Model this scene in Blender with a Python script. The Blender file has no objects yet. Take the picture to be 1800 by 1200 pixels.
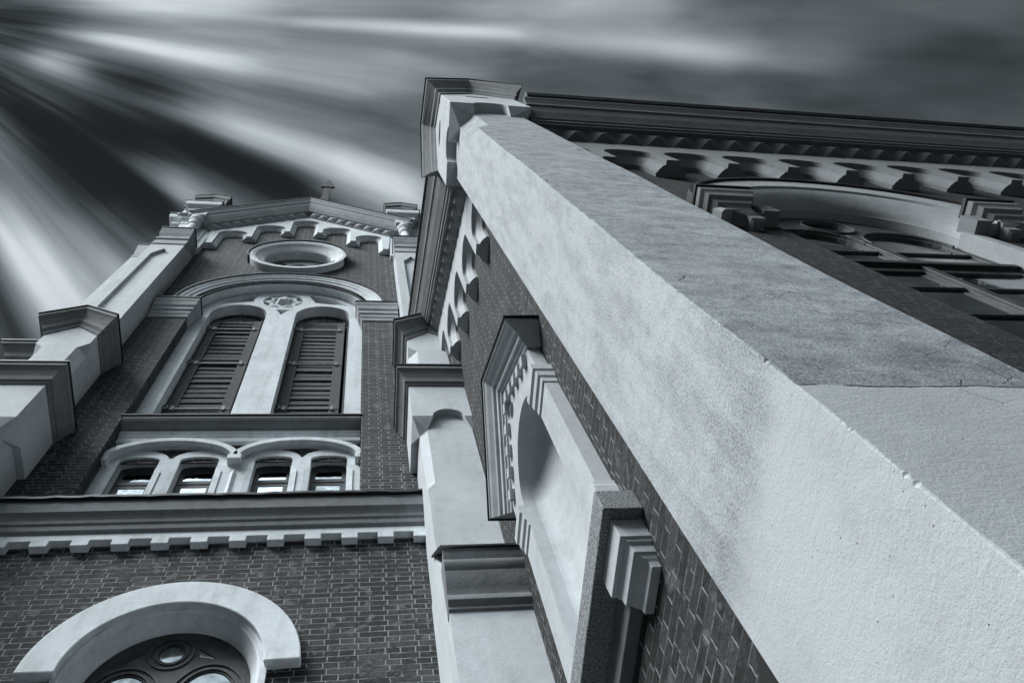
import bpy, bmesh, math, random
from mathutils import Vector, Matrix
from mathutils.geometry import tessellate_polygon
S = bpy.context.scene
COL = S.collection
R = math.radians
PI = math.pi
sin, cos = math.sin, math.cos

# ------------------------------------------------------------------ camera
cd = bpy.data.cameras.new("camera"); cam = bpy.data.objects.new("camera", cd); COL.objects.link(cam)
cd.sensor_width = 36.0; cd.sensor_fit = 'HORIZONTAL'; cd.lens = 1430 / 1800 * 36
cd.clip_start = 0.05; cd.clip_end = 3000
right = Vector((0.98385, -0.07526, -0.16447)); down = Vector((0.01383, 0.93870, -0.34446)); fwd = Vector((0.18031, 0.33662, 0.92422))
fwd.normalize(); right = (right - right.dot(fwd) * fwd).normalized(); down = fwd.cross(right)
cam.matrix_world = Matrix(((right.x, -down.x, -fwd.x, 0), (right.y, -down.y, -fwd.y, 0), (right.z, -down.z, -fwd.z, 0), (0, 0, 0, 1)))
S.camera = cam

# ------------------------------------------------------------------ light
S.view_settings.view_transform = 'Standard'; S.view_settings.look = 'None'; S.view_settings.gamma = 1.0
S.view_settings.exposure = 0.62
SUN_EL, SUN_DIR = 50.0, Vector((-0.86, -0.51, 0)).normalized()     # towards the sun, in plan
sl = bpy.data.lights.new("sun", 'SUN'); sl.energy = 3.4; sl.angle = R(26); sl.color = (0.96, 0.99, 1.0)
so = bpy.data.objects.new("sun", sl); COL.objects.link(so)
sdir = Vector((SUN_DIR.x * cos(R(SUN_EL)), SUN_DIR.y * cos(R(SUN_EL)), sin(R(SUN_EL))))
so.rotation_euler = sdir.to_track_quat('Z', 'Y').to_euler()
so.location = sdir * 60

W = bpy.data.worlds.new("World"); S.world = W; W.use_nodes = True
class NT:
    """small helper for building node trees"""
    def __init__(s, nt): s.nt = nt; s.n = nt.nodes; s.l = nt.links
    def node(s, t, **k):
        n = s.n.new(t)
        for a, b in k.items(): setattr(n, a, b)
        return n
    def put(s, sock, v):
        if isinstance(v, bpy.types.NodeSocket): s.l.new(v, sock)
        elif v is not None: sock.default_value = v
    def math(s, op, a, b=None, c=None, clamp=False):
        n = s.node('ShaderNodeMath', operation=op); n.use_clamp = clamp
        s.put(n.inputs[0], a); s.put(n.inputs[1], b)
        if c is not None: s.put(n.inputs[2], c)
        return n.outputs[0]
    def vmath(s, op, a, b=None):
        n = s.node('ShaderNodeVectorMath', operation=op); s.put(n.inputs[0], a); s.put(n.inputs[1], b)
        return n.outputs['Value'] if op in ('DOT_PRODUCT', 'LENGTH') else n.outputs[0]
    def comb(s, x, y, z):
        n = s.node('ShaderNodeCombineXYZ')
        for i, v in enumerate((x, y, z)): s.put(n.inputs[i], v)
        return n.outputs[0]
    def sep(s, v):
        n = s.node('ShaderNodeSeparateXYZ'); s.put(n.inputs[0], v); return n.outputs
    def noise(s, vec, scale, detail=3, rough=.5, dist=0):
        n = s.node('ShaderNodeTexNoise'); s.put(n.inputs['Vector'], vec)
        n.inputs['Scale'].default_value = scale; n.inputs['Detail'].default_value = detail
        n.inputs['Roughness'].default_value = rough; n.inputs['Distortion'].default_value = dist
        return n.outputs[0]
    def ramp(s, v, a, b, lo=0., hi=1., smooth=True):
        n = s.node('ShaderNodeMapRange'); n.interpolation_type = 'SMOOTHSTEP' if smooth else 'LINEAR'
        s.put(n.inputs['Value'], v); n.inputs['From Min'].default_value = a; n.inputs['From Max'].default_value = b
        n.inputs['To Min'].default_value = lo; n.inputs['To Max'].default_value = hi
        return n.outputs[0]
    def mix(s, f, a, b):
        n = s.node('ShaderNodeMix', data_type='RGBA'); s.put(n.inputs[0], f); s.put(n.inputs[6], a); s.put(n.inputs[7], b)
        return n.outputs[2]
    def bump(s, h, strength, dist, normal=None):
        n = s.node('ShaderNodeBump'); n.inputs['Strength'].default_value = strength; n.inputs['Distance'].default_value = dist
        s.put(n.inputs['Height'], h); s.put(n.inputs['Normal'], normal)
        return n.outputs[0]

# sky: wind-drawn cloud streaks that run out of one point of the sky
w = NT(W.node_tree)
bg = w.n['Background']; bg.inputs['Strength'].default_value = 0.1
sky = w.node('ShaderNodeTexSky', sky_type='NISHITA'); sky.sun_disc = False
sky.sun_elevation = R(SUN_EL); sky.sun_rotation = math.atan2(SUN_DIR.x, SUN_DIR.y); sky.air_density = 1.2; sky.dust_density = 3.0
bw = w.node('ShaderNodeRGBToBW'); w.l.new(sky.outputs[0], bw.inputs[0])
tc = w.node('ShaderNodeTexCoord'); D = w.vmath('NORMALIZE', tc.outputs['Generated'])
d0 = Vector((-0.457, 0.001, 0.889)).normalized()
e1 = (Vector((1, 0, 0)) - d0.x * d0).normalized(); e2 = d0.cross(e1)
th = w.math('ARCCOSINE', w.vmath('DOT_PRODUCT', D, tuple(d0)))
ph = w.math('ARCTAN2', w.vmath('DOT_PRODUCT', D, tuple(e2)), w.vmath('DOT_PRODUCT', D, tuple(e1)))
wx = w.math('SUBTRACT', w.noise(D, 2.2, 1, .5), .5); wy = w.math('SUBTRACT', w.noise(w.vmath('ADD', D, (7.3, 2.1, 4.4)), 5.0, 2, .5), .5)
cph, sph = w.math('COSINE', ph), w.math('SINE', ph)
ph = w.math('ADD', ph, w.math('MULTIPLY', wx, .04)); th = w.math('ADD', th, w.math('MULTIPLY', wy, .20))
v1 = w.comb(cph, sph, w.math('MULTIPLY', th, 0.42))
n1 = w.noise(v1, 3.2, 2, .5)
v2 = w.comb(w.math('MULTIPLY', cph, 1.), sph, w.math('MULTIPLY', th, 0.34))
n2 = w.noise(v2, 9.0, 3, .55)
v3 = w.comb(cph, sph, w.math('MULTIPLY', th, 0.30))
n3 = w.noise(v3, 30.0, 2, .5)
BL = [  # angle about the pole, angle from the pole, half widths of both, amount
    (.11, .29, .032, .11, .46), (.10, .19, .045, .05, .18), (.297, .149, .07, .032, .42), (-.065, .27, .05, .10, .42),
    (-.03, .54, .011, .11, .38), (.057, .46, .03, .10, .16), (.31, .39, .045, .10, .42), (.335, .52, .055, .07, .34),
    (.59, .325, .05, .045, .36), (1.13, .29, .09, .065, .50), (1.21, .24, .05, .05, .2), (.95, .33, .04, .06, .22), (.81, .34, .035, .05, .20), (.57, .18, .07, .04, .08),
    (-.075, .72, .028, .12, .32), (-.019, .82, .018, .12, .36), (-.10, .40, .03, .2, .10),
    (.10, .10, .30, .06, -.22), (.27, .235, .06, .06, -.30), (.72, .235, .22, .065, -.30), (.43, .36, .045, .06, -.28),
    (1.36, .31, .09, .10, -.14), (-.04, 1.12, .09, .17, -.10), (.19, .50, .045, .10, -.06), (.50, .25, .06, .05, -.10)]
tot = None
for p0, t0, sp, st, am in BL:
    a = w.math('MULTIPLY', w.math('SUBTRACT', ph, p0), 1 / sp); b = w.math('MULTIPLY', w.math('SUBTRACT', th, t0), 1 / st)
    g = w.math('MULTIPLY', w.math('EXPONENT', w.math('MULTIPLY', w.math('ADD', w.math('MULTIPLY', a, a), w.math('MULTIPLY', b, b)), -.6)), am)
    tot = g if tot is None else w.math('ADD', tot, g)
streak = w.math('ADD', w.math('MULTIPLY', w.ramp(n1, .25, .75, -.5, .5), .20), w.math('MULTIPLY', w.ramp(n2, .3, .7, -.5, .5), .17))
streak = w.math('ADD', streak, w.math('MULTIPLY', w.ramp(n3, .3, .7, -.5, .5), .045))
val = w.math('ADD', w.math('ADD', streak, w.math('MULTIPLY', tot, 1.05)), .40)
val = w.math('SMOOTH_MAX', val, .16, .14)
val = w.math('SMOOTH_MIN', val, .98, .2)
lum = w.math('MULTIPLY', w.math('POWER', val, 2.05), .56)
# added out of view, behind: broad bright patch as main light, faint glow lower
back = w.ramp(w.vmath('DOT_PRODUCT', D, (-.50, -.866, 0.0)), .22, .75)
lobe = w.ramp(w.vmath('DOT_PRODUCT', D, tuple(Vector((-.30, -.52, .80)).normalized())), .90, .985)
lum = w.math('ADD', lum, w.math('ADD', w.math('MULTIPLY', back, .12), w.math('MULTIPLY', lobe, w.ramp(w.noise(D, 7.0, 4, .6), .35, .65, 1.2, 3.6))))
lum = w.math('MULTIPLY', lum, w.ramp(w.sep(D)[2], .25, .68, .02, 1))
nish = w.ramp(bw.outputs[0], 0, 20, .85, 1.25, False)
lum = w.math('MULTIPLY', w.math('MULTIPLY', lum, nish), 10.0)
tint = w.mix(w.math('MULTIPLY', val, 1.0, clamp=True), (.74, .92, 1.02, 1), (.90, .98, 1.04, 1))
w.l.new(w.vmath('SCALE', tint), bg.inputs['Color'])
sc_ = bg.inputs['Color'].links[0].from_node; w.l.new(lum, sc_.inputs['Scale'])

# ------------------------------------------------------------------ materials
def mat(name, rough=.85):
    m = bpy.data.materials.new(name); m.use_nodes = True
    t = NT(m.node_tree); b = t.n['Principled BSDF']; b.inputs['Roughness'].default_value = rough
    return m, t, b
def grey(v, a=1): return (v * .94, v * 1.0, v * 1.04, a)
def pos(t): return t.node('ShaderNodeNewGeometry').outputs['Position']

def plaster(name, base, dirt=.35, bump=.6, streak=.5, pit=.5):
    m, t, b = mat(name, .9)
    P = pos(t); x, y, z = t.sep(P)
    big = t.noise(P, 1.6, 4, .6); mid = t.noise(P, 9, 5, .65); fine = t.noise(P, 70, 4, .6)
    st = t.noise(t.comb(t.math('MULTIPLY', x, 9), t.math('MULTIPLY', y, 9), t.math('MULTIPLY', z, 1.1)), 1, 4, .6)
    k = t.math('ADD', t.math('MULTIPLY', t.ramp(big, .3, .7), .45), t.math('MULTIPLY', t.ramp(mid, .3, .7), .3))
    k = t.math('ADD', k, t.math('MULTIPLY', t.ramp(st, .42, .7), streak * .5))
    k = t.math('ADD', k, t.math('MULTIPLY', t.ramp(t.noise(P, 3.3, 6, .7), .54, .60), .22))
    k = t.math('MULTIPLY', k, dirt, clamp=True)
    c = t.mix(k, grey(base), grey(base * .42))
    vo = t.node('ShaderNodeTexVoronoi'); t.put(vo.inputs['Vector'], P); vo.inputs['Scale'].default_value = 22
    pits = t.math('MULTIPLY', t.ramp(vo.outputs['Distance'], .04, .10, 1, 0), t.ramp(t.noise(P, 2.3, 2), .50, .60))
    c = t.mix(t.math('MULTIPLY', pits, pit), c, grey(base * .2))
    t.put(b.inputs['Base Color'], c)
    h = t.math('ADD', t.math('MULTIPLY', mid, .5), t.math('MULTIPLY', fine, .35))
    h = t.math('SUBTRACT', h, t.math('MULTIPLY', pits, .6))
    t.put(b.inputs['Normal'], t.bump(h, bump, .02))
    return m

def brick(name, lo, hi, mortar, bed=.6):
    m, t, b = mat(name, .88)
    g = t.node('ShaderNodeNewGeometry'); P = g.outputs['Position']; x, y, z = t.sep(P)
    nx, ny, nz = t.sep(g.outputs['True Normal'])
    side = t.math('GREATER_THAN', t.math('ABSOLUTE', nx), t.math('ABSOLUTE', ny))
    wob = t.noise(P, 2.2, 2); wob2 = t.noise(P, 30, 2)
    u = t.math('ADD', t.math('MULTIPLY', x, t.math('SUBTRACT', 1., side)), t.math('MULTIPLY', y, side))
    u = t.math('ADD', u, t.math('MULTIPLY', t.math('SUBTRACT', wob2, .5), .014))
    v = t.math('ADD', z, t.math('ADD', t.math('MULTIPLY', t.math('SUBTRACT', wob, .5), .02), t.math('MULTIPLY', t.math('SUBTRACT', wob2, .5), .009)))
    vec = t.comb(u, v, 0)
    bt = t.node('ShaderNodeTexBrick'); t.put(bt.inputs['Vector'], vec)
    bt.offset = .25; bt.offset_frequency = 2; bt.squash = .5; bt.squash_frequency = 2
    for k, vv in (('Scale', 1), ('Mortar Size', .0052), ('Mortar Smooth', .25), ('Bias', -.1), ('Brick Width', .26), ('Row Height', .0715)): bt.inputs[k].default_value = vv
    bt.inputs['Color1'].default_value = (0, 0, 0, 1); bt.inputs['Color2'].default_value = (1, 1, 1, 1)
    fac = bt.outputs['Fac']; var = t.math('MULTIPLY', bt.outputs['Color'], 1.0)
    n = t.noise(P, 26, 4, .65); nb = t.noise(P, 1.3, 3)
    q = t.math('ADD', t.math('MULTIPLY', t.math('MULTIPLY', var, var), 1.15), t.math('MULTIPLY', t.ramp(n, .3, .7, -.4, .4), 1.))
    q = t.math('ADD', q, t.math('MULTIPLY', t.ramp(nb, .35, .65, -.2, .2), 1))
    c = t.mix(t.math('MULTIPLY', q, 1, clamp=True), grey(lo), grey(hi))
    odd = t.ramp(t.noise(vec, 1, 2), .60, .66)    # here and there a paler, limed brick
    odd.node.inputs['Value'].links[0].from_node.inputs['Scale'].default_value = 7.0
    c = t.mix(t.math('MULTIPLY', odd, .30), c, grey(mortar * .8))
    gap = t.ramp(t.noise(P, 9, 4, .65), .30, .52)                   # pointing that has fallen out here and there
    mc = t.mix(gap, grey(lo * .7), grey(mortar))
    c = t.mix(fac, c, mc)
    # bed joint under each course, its recess shadow painted dark
    f2 = t.math('FRACT', t.math('MULTIPLY', v, 1 / .0715))
    under = t.math('MULTIPLY', t.ramp(t.math('ABSOLUTE', t.math('SUBTRACT', f2, .46)), .39, .44), t.ramp(t.noise(P, 5, 4, .6), .28, .58, .35, 1))
    c = t.mix(t.math('MULTIPLY', under, bed), c, grey(lo * .3))
    t.put(b.inputs['Base Color'], c)
    h = t.math('ADD', t.math('MULTIPLY', t.math('SUBTRACT', 1., fac), 1.0), t.math('MULTIPLY', n, .35))
    t.put(b.inputs['Normal'], t.bump(h, 1.0, .03))
    return m

def pier_plaster():
    m, t, b = mat("pier_plaster", .92)
    g = t.node('ShaderNodeNewGeometry'); P = g.outputs['Position']; x, y, z = t.sep(P)
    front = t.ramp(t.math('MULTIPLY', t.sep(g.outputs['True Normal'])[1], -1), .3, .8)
    big = t.noise(P, 2.2, 5, .6); mid = t.noise(P, 14, 5, .7); fine = t.noise(P, 120, 4, .65); grit = t.noise(P, 330, 2, .6)
    st = t.noise(t.comb(t.math('MULTIPLY', x, 10), t.math('MULTIPLY', y, 10), t.math('MULTIPLY', z, 2.2)), 1, 5, .65)
    hz = t.noise(t.comb(t.math('MULTIPLY', x, 3.2), t.math('MULTIPLY', y, 3.2), t.math('MULTIPLY', z, 6.5)), 1, 7, .72)
    # newer render below about three metres: the joint wanders
    edge = t.math('ADD', z, t.math('MULTIPLY', t.math('SUBTRACT', t.noise(P, 3.0, 5, .65), .5), .07))
    oldf = t.ramp(edge, 1.49, 1.515); olds = t.ramp(edge, 1.49, 1.68)
    old = t.mix(front, olds, oldf)
    spk = t.math('ADD', t.math('MULTIPLY', t.ramp(fine, .36, .64, -.5, .5), .20), t.math('MULTIPLY', t.ramp(grit, .34, .66, -.5, .5), .14))
    side_d = t.math('ADD', t.math('MULTIPLY', t.ramp(st, .38, .68), .26), t.math('ADD', t.math('MULTIPLY', t.ramp(mid, .35, .7), .18), t.math('MULTIPLY', t.ramp(fine, .42, .68), .22)))
    front_d = t.math('ADD', t.math('MULTIPLY', t.ramp(hz, .33, .68), .34), t.math('ADD', t.math('MULTIPLY', t.ramp(mid, .32, .68), .24), t.math('ADD', t.math('MULTIPLY', t.ramp(fine, .38, .66), .16), .22)))
    near = t.ramp(edge, 1.5, 2.2, .16, 0)                            # a dirtier band just above the joint
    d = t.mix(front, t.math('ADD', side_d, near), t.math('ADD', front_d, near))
    d = t.math('ADD', t.math('MULTIPLY', d, old), t.math('MULTIPLY', spk, t.math('ADD', t.math('MULTIPLY', old, .75), .25)), clamp=True)
    newc = t.mix(t.math('MULTIPLY', t.ramp(t.noise(P, 1.5, 5, .65), .32, .68), .8), grey(.52), grey(.37))
    newc = t.mix(t.math('MULTIPLY', t.ramp(fine, .5, .75), .12), newc, grey(.2))
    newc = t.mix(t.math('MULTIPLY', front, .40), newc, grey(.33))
    oldc = t.mix(t.math('MULTIPLY', t.ramp(big, .3, .7), .3), grey(.56), grey(.47))
    c = t.mix(old, newc, oldc)
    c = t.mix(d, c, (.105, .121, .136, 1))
    # hairline cracks, mostly level
    wv = t.comb(t.math('MULTIPLY', x, 1.6), t.math('MULTIPLY', y, 1.6), t.math('ADD', t.math('MULTIPLY', z, 5), t.math('MULTIPLY', t.noise(P, 6, 4), .9)))
    vo = t.node('ShaderNodeTexVoronoi', feature='DISTANCE_TO_EDGE'); t.put(vo.inputs['Vector'], wv); vo.inputs['Scale'].default_value = 1.3
    crack = t.math('MULTIPLY', t.ramp(vo.outputs['Distance'], .002, .007, 1, 0), t.ramp(t.noise(P, 2.4, 2), .53, .62))
    crack = t.math('MULTIPLY', crack, t.math('MULTIPLY', t.math('ADD', front, .15), t.math('ADD', t.math('MULTIPLY', old, .6), .35)))
    joint = t.math('MULTIPLY', t.ramp(t.math('ABSOLUTE', t.math('SUBTRACT', edge, 1.50)), .002, .007, 1, 0), t.math('MULTIPLY', front, t.ramp(t.noise(P, 9, 2), .38, .5)))
    vp = t.node('ShaderNodeTexVoronoi'); t.put(vp.inputs['Vector'], P); vp.inputs['Scale'].default_value = 26
    pits = t.math('MULTIPLY', t.ramp(vp.outputs['Distance'], .03, .075, 1, 0), t.ramp(t.noise(P, 7, 2), .48, .56))
    dark = t.math('MAXIMUM', t.math('MAXIMUM', crack, joint), pits)
    c = t.mix(t.math('MULTIPLY', dark, .8), c, grey(.05))
    t.put(b.inputs['Base Color'], c)
    trow = t.noise(t.comb(t.math('MULTIPLY', x, 22), t.math('MULTIPLY', y, 22), t.math('MULTIPLY', z, 60)), 1, 3, .6)
    h = t.math('ADD', t.math('MULTIPLY', t.math('ADD', mid, t.math('MULTIPLY', trow, .5)), .55), t.math('ADD', t.math('MULTIPLY', fine, .34), t.math('MULTIPLY', grit, .14)))
    h = t.math('SUBTRACT', h, t.math('MULTIPLY', dark, .8))
    t.put(b.inputs['Normal'], t.bump(h, .42, .010))
    return m

def simple(name, v, rough=.6, metallic=0., nscale=12, namt=.5, bump=.2, stretch=None, bdist=.01):
    m, t, b = mat(name, rough); b.inputs['Metallic'].default_value = metallic
    P = pos(t)
    if stretch:
        x, y, z = t.sep(P); P = t.comb(*[t.math('MULTIPLY', q, s) for q, s in zip((x, y, z), stretch)])
    n = t.noise(P, nscale, 5, .65)
    t.put(b.inputs['Base Color'], t.mix(t.ramp(n, .3, .7), grey(v * (1 - namt)), grey(v * (1 + namt * .6))))
    t.put(b.inputs['Normal'], t.bump(n, bump, bdist))
    return m
M = {}
M['brick_tower'] = brick('brick_tower', .006, .052, .32, .45)
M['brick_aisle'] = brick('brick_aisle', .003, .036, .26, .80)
M['brick_shade'] = brick('brick_shade', .003, .018, .07, .8)  # brick of the long wall, its shade put into the colour
M['plaster_tower'] = plaster('plaster_tower', .80, .52, .5, .8)
M['plaster_buttress'] = plaster('plaster_buttress', .64, .45, .35, pit=.9)
M['plaster_aisle'] = plaster('plaster_aisle', .56, .5, .4)
M['plaster_grey'] = plaster('plaster_grey', .20, .6, .4)  # on the long wall this low tone stands in for shade
M['plaster_arch'] = plaster('plaster_arch', .34, .5, .3)
M['plaster_shade'] = plaster('plaster_shade', .10, .6, .6)  # eaves plaster, darkened to carry the shade there
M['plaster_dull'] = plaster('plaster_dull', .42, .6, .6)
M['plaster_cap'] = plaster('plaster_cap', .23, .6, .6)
M['pier'] = pier_plaster()
M['granite'] = simple('granite', .26, .8, 0, 95, .85, .5, bdist=.006)
M['flash'] = simple('sheet_metal', .012, .55, .3, 8, .4, .1)
M['roof'] = simple('roof_sheet', .03, .6, .2, 5, .4, .1)
M['shutter'] = simple('shutter_wood', .058, .85, 0, 6, .8, .8, (2.2, 2.2, 16), .012)
M['frame'] = simple('window_wood', .045, .6, 0, 9, .5, .3)
M['iron'] = simple('iron', .008, .9, .0, 30, .5, .2)
M['strap'] = simple('strap_iron', .16, .6, .3, 30, .5, .2)
M['dark'] = simple('near_black', .012, .8, 0, 9, .4, .2)
M['asphalt'] = simple('asphalt', .055, .95, 0, 60, .5, .5)
def glass():
    m, t, b = mat('window_glass', .04)
    b.inputs['Metallic'].default_value = 1.0
    P = pos(t); n = t.noise(P, 2.6, 3)
    t.put(b.inputs['Base Color'], t.mix(t.ramp(t.noise(P, 4.5, 4, .6), .35, .65), grey(.16), grey(.30)))
    t.put(b.inputs['Normal'], t.bump(n, .10, .05))
    return m
M['glass'] = glass()
def aglass():
    m, t, b = mat('aisle_glass', .08); b.inputs['Metallic'].default_value = 1.0
    P = pos(t); n = t.noise(P, 2.2, 3)
    t.put(b.inputs['Base Color'], t.mix(t.ramp(n, .4, .6), grey(.10), grey(.40)))
    t.put(b.inputs['Normal'], t.bump(t.noise(P, 1.5, 1), .15, .05))
    return m
M['aglass'] = aglass()
def rglass():
    m, t, b = mat('old_glass', .10); b.inputs['Metallic'].default_value = 1.0
    P = pos(t)
    t.put(b.inputs['Base Color'], t.mix(t.ramp(t.noise(P, 5, 4, .6), .35, .65), grey(.08), grey(.19)))
    t.put(b.inputs['Normal'], t.bump(t.noise(P, 4, 2), .15, .04))
    return m
M['rglass'] = rglass()
def dglass():
    m, t, b = mat('dim_glass', .12)
    P = pos(t); n = t.noise(P, 3, 3)
    b.inputs['Metallic'].default_value = .8
    t.put(b.inputs['Base Color'], t.mix(n, grey(.10), grey(.26)))
    return m
M['dglass'] = dglass()

# ------------------------------------------------------------------ mesh tools
class Fr:
    """a wall frame: a along the wall, b up, c out of the wall"""
    def __init__(s, o, u, v, n): s.o, s.u, s.v, s.n = Vector(o), Vector(u), Vector(v), Vector(n)
    def __call__(s, a, b, c): return s.o + s.u * a + s.v * b + s.n * c
    def shift(s, a=0, b=0, c=0): return Fr(s(a, b, c), s.u, s.v, s.n)

class MB:
    def __init__(s, f): s.f = f; s.v = []; s.p = []
    def add(s, pts, faces):
        k = len(s.v); s.v += [s.f(*p) for p in pts]; s.p += [[k + i for i in q] for q in faces]; return s
    def box(s, a0, a1, b0, b1, c0, c1):
        P = [(a, b, c) for a in (a0, a1) for b in (b0, b1) for c in (c0, c1)]
        return s.add(P, [(0, 1, 3, 2), (4, 6, 7, 5), (0, 4, 5, 1), (2, 3, 7, 6), (0, 2, 6, 4), (1, 5, 7, 3)])
    def prism(s, poly, c0, c1, holes=()):
        loops = [list(poly)] + [list(h) for h in holes]
        flat = [p for L in loops for p in L]; n = len(flat)
        tri = tessellate_polygon([[Vector((p[0], p[1], 0)) for p in L] for L in loops])
        P = [(p[0], p[1], c0) for p in flat] + [(p[0], p[1], c1) for p in flat]
        F = [tuple(q) for q in tri] + [tuple(i + n for i in q) for q in tri]
        k = 0
        for L in loops:
            m = len(L)
            for i in range(m):
                j = (i + 1) % m; F.append((k + i, k + j, n + k + j, n + k + i))
            k += m
        return s.add(P, F)
    def sweep(s, path, prof, closed=False):
        """prof: closed polygon of (offset to the left of the path, c); mitred joints"""
        n = len(path); rings = []
        for i in range(n):
            p = Vector(path[i])
            if closed: q0, q1 = Vector(path[i - 1]), Vector(path[(i + 1) % n])
            else: q0, q1 = Vector(path[max(i - 1, 0)]), Vector(path[min(i + 1, n - 1)])
            d0 = (p - q0); d1 = (q1 - p)
            if d0.length < 1e-9: d0 = d1
            if d1.length < 1e-9: d1 = d0
            d0.normalize(); d1.normalize()
            n0 = Vector((-d0.y, d0.x)); n1 = Vector((-d1.y, d1.x)); m = (n0 + n1)
            m = m / max(.2, (1 + n0.dot(n1)))
            rings.append([(p.x + m.x * o, p.y + m.y * o, c) for o, c in prof])
        return s.loft(rings, closed)
    def loft(s, rings, loop=False, caps=True):
        m = len(rings[0]); P = [p for r in rings for p in r]; F = []
        k = len(rings)
        for i in range(k if loop else k - 1):
            for j in range(m):
                a, b = i * m, ((i + 1) % k) * m
                F.append((a + j, a + (j + 1) % m, b + (j + 1) % m, b + j))
        if caps and not loop:
            F.append(tuple(range(m))); F.append(tuple(range((k - 1) * m, k * m)))
        return s.add(P, F)
    def lathe(s, ca, cc, prof, n=24):
        """turned about a vertical axis at (ca, cc): prof of (radius, b)"""
        return s.loft([[(ca + r * cos(2 * PI * i / n), b, cc + r * sin(2 * PI * i / n)) for i in range(n)] for r, b in prof])
    def build(s, name, material, parent=None, bevel=0., smooth=False, label=None):
        me = bpy.data.meshes.new(name)
        off = origin_of(parent) if parent else Vector()
        me.from_pydata([tuple(v - off) for v in s.v], [], s.p)
        bm = bmesh.new(); bm.from_mesh(me); bmesh.ops.recalc_face_normals(bm, faces=bm.faces)
        if smooth:
            for f in bm.faces: f.smooth = True
            for e in bm.edges:
                if len(e.link_faces) == 2 and e.calc_face_angle(0) > .6: e.smooth = False
        bm.to_mesh(me); bm.free()
        me.materials.append(M[material] if isinstance(material, str) else material)
        o = bpy.data.objects.new(name, me); COL.objects.link(o)
        if parent: o.parent = parent
        if bevel:
            md = o.modifiers.new("bevel", 'BEVEL'); md.width = bevel; md.segments = 2; md.limit_method = 'ANGLE'; md.angle_limit = R(40)
        if label: o['label'] = label
        return o
def origin_of(o):
    v = Vector()
    while o is not None: v = v + o.location; o = o.parent
    return v
def thing(name, label, cat, loc):
    o = bpy.data.objects.new(name, None); COL.objects.link(o); o.location = loc; o.empty_display_size = .3
    o['label'] = label; o['category'] = cat
    return o
def arc(ca, cb, rx, rz, t0, t1, n):
    return [(ca + rx * cos(R(t0 + (t1 - t0) * i / n)), cb + rz * sin(R(t0 + (t1 - t0) * i / n))) for i in range(n + 1)]
def ring4(a0, a1, c0, c1, b): return [(a0, b, c0), (a1, b, c0), (a1, b, c1), (a0, b, c1)]

TX, TY = -1.58, 5.0
T = Fr((TX, TY, 0), (1, 0, 0), (0, 0, 1), (0, -1, 0))        # tower front
G = Fr((1.32, 0, 0), (0, 1, 0), (0, 0, 1), (-1, 0, 0))       # gable end of the aisle, a = y
A = Fr((0, .98, 0), (1, 0, 0), (0, 0, 1), (0, -1, 0))        # long side of the aisle, a = x

# ------------------------------------------------------------------ ground
g = MB(Fr((0, 0, 0), (1, 0, 0), (0, 1, 0), (0, 0, 1))).box(-400, 400, -400, 400, -2.0, -1.6).build('ground', 'asphalt')
g['kind'] = 'structure'

# ================================================================== TOWER
tower = thing('church_tower', 'gabled dark brick church tower with pale plaster trim and two shuttered belfry arches', 'church tower', (TX, TY, -1.6))
ZA = 15.6
# brick body: lower wall with round-arched hole, upper wall with the tall arched recess
mb = MB(T)
RO = (.02, 5.6)
hole = [(RO[0] + .80, 3.2)] + arc(RO[0], RO[1], .80, .81, 0, 180, 40) + [(RO[0] - .80, 3.2)]
mb.prism([(-2.9, -1.6), (2.9, -1.6), (2.9, 7.85), (-2.9, 7.85)], -.35, .05, [hole])
rec = [(1.57, 7.95)] + arc(0, ZA, 1.57, 1.57, 0, 180, 48) + [(-1.57, 7.95)]
och = arc(.05, 19.12, .80, .80, 0, 360, 48)[:-1]
mb.prism([(-2.9, 7.85), (-1.57, 7.85), (-1.57, ZA - .2)] + arc(0, ZA, 1.60, 1.60, 180, 0, 48) + [(1.57, ZA - .2), (1.57, 7.85), (2.9, 7.85), (2.9, 21.2), (0, 23.9), (-2.9, 21.2)], -.24, 0, [och])
# back of the recess in brick, behind the plaster plates
mb.prism([(-1.6, 7.9), (1.6, 7.9), (1.6, 10.75), (-1.6, 10.75)], -.25, -.235,
         [[(c - .235, 8.0), (c + .235, 8.0), (c + .235, 9.7), (c - .235, 9.7)] for c in (-1.155, -.44, .47, 1.17)])
mb.box(-2.9, -2.85, -1.6, 21.2, -5.5, -.24); mb.box(2.85, 2.9, -1.6, 21.2, -5.5, -.24); mb.box(-2.85, 2.85, -1.6, 21.2, -5.5, -5.4)
mb.build('wall', 'brick_tower', tower)
MB(T).box(-2.85, 2.85, 3.0, 21.0, -1.2, -1.15).build('inner_partition', 'dark', tower)

# --- lower round-arched window
mb = MB(T)
prof = [(0, .15), (.30, .15), (.30, .0), (.02, 0)]
mb.sweep(arc(RO[0], RO[1], .79, .80, 180, 0, 48), [(o, c) for o, c in prof])
mb.build('arch_band', 'plaster_tower', tower, .012, label='broad plain plaster arch over the lowest window')
mb = MB(T)
path = [(RO[0] - .68, 3.0)] + arc(RO[0], RO[1], .68, .74, 180, 0, 48) + [(RO[0] + .68, 3.0)]
mb.sweep(path, [(.14, .085), (.085, .085), (.075, .055), (.058, .04), (.05, -.01), (.03, -.05), (.0, -.10), (.0, -.20), (.14, -.20)])
mb.build('window_reveal', 'plaster_tower', tower, 0, True)
tr = MB(T)
R_ = .70
out = [(RO[0] + R_, 3.2)] + arc(RO[0], RO[1], R_, .75, 0, 180, 48) + [(RO[0] - R_, 3.2)]
cx = RO[0]
h1 = arc(cx - .03, 6.075, .100, .105, 0, 360, 24)[:-1]
hl = arc(cx - .335, 5.47, .235, .36, 0, 180, 20) + [(cx - .57, 3.4), (cx - .10, 3.4)]
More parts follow.
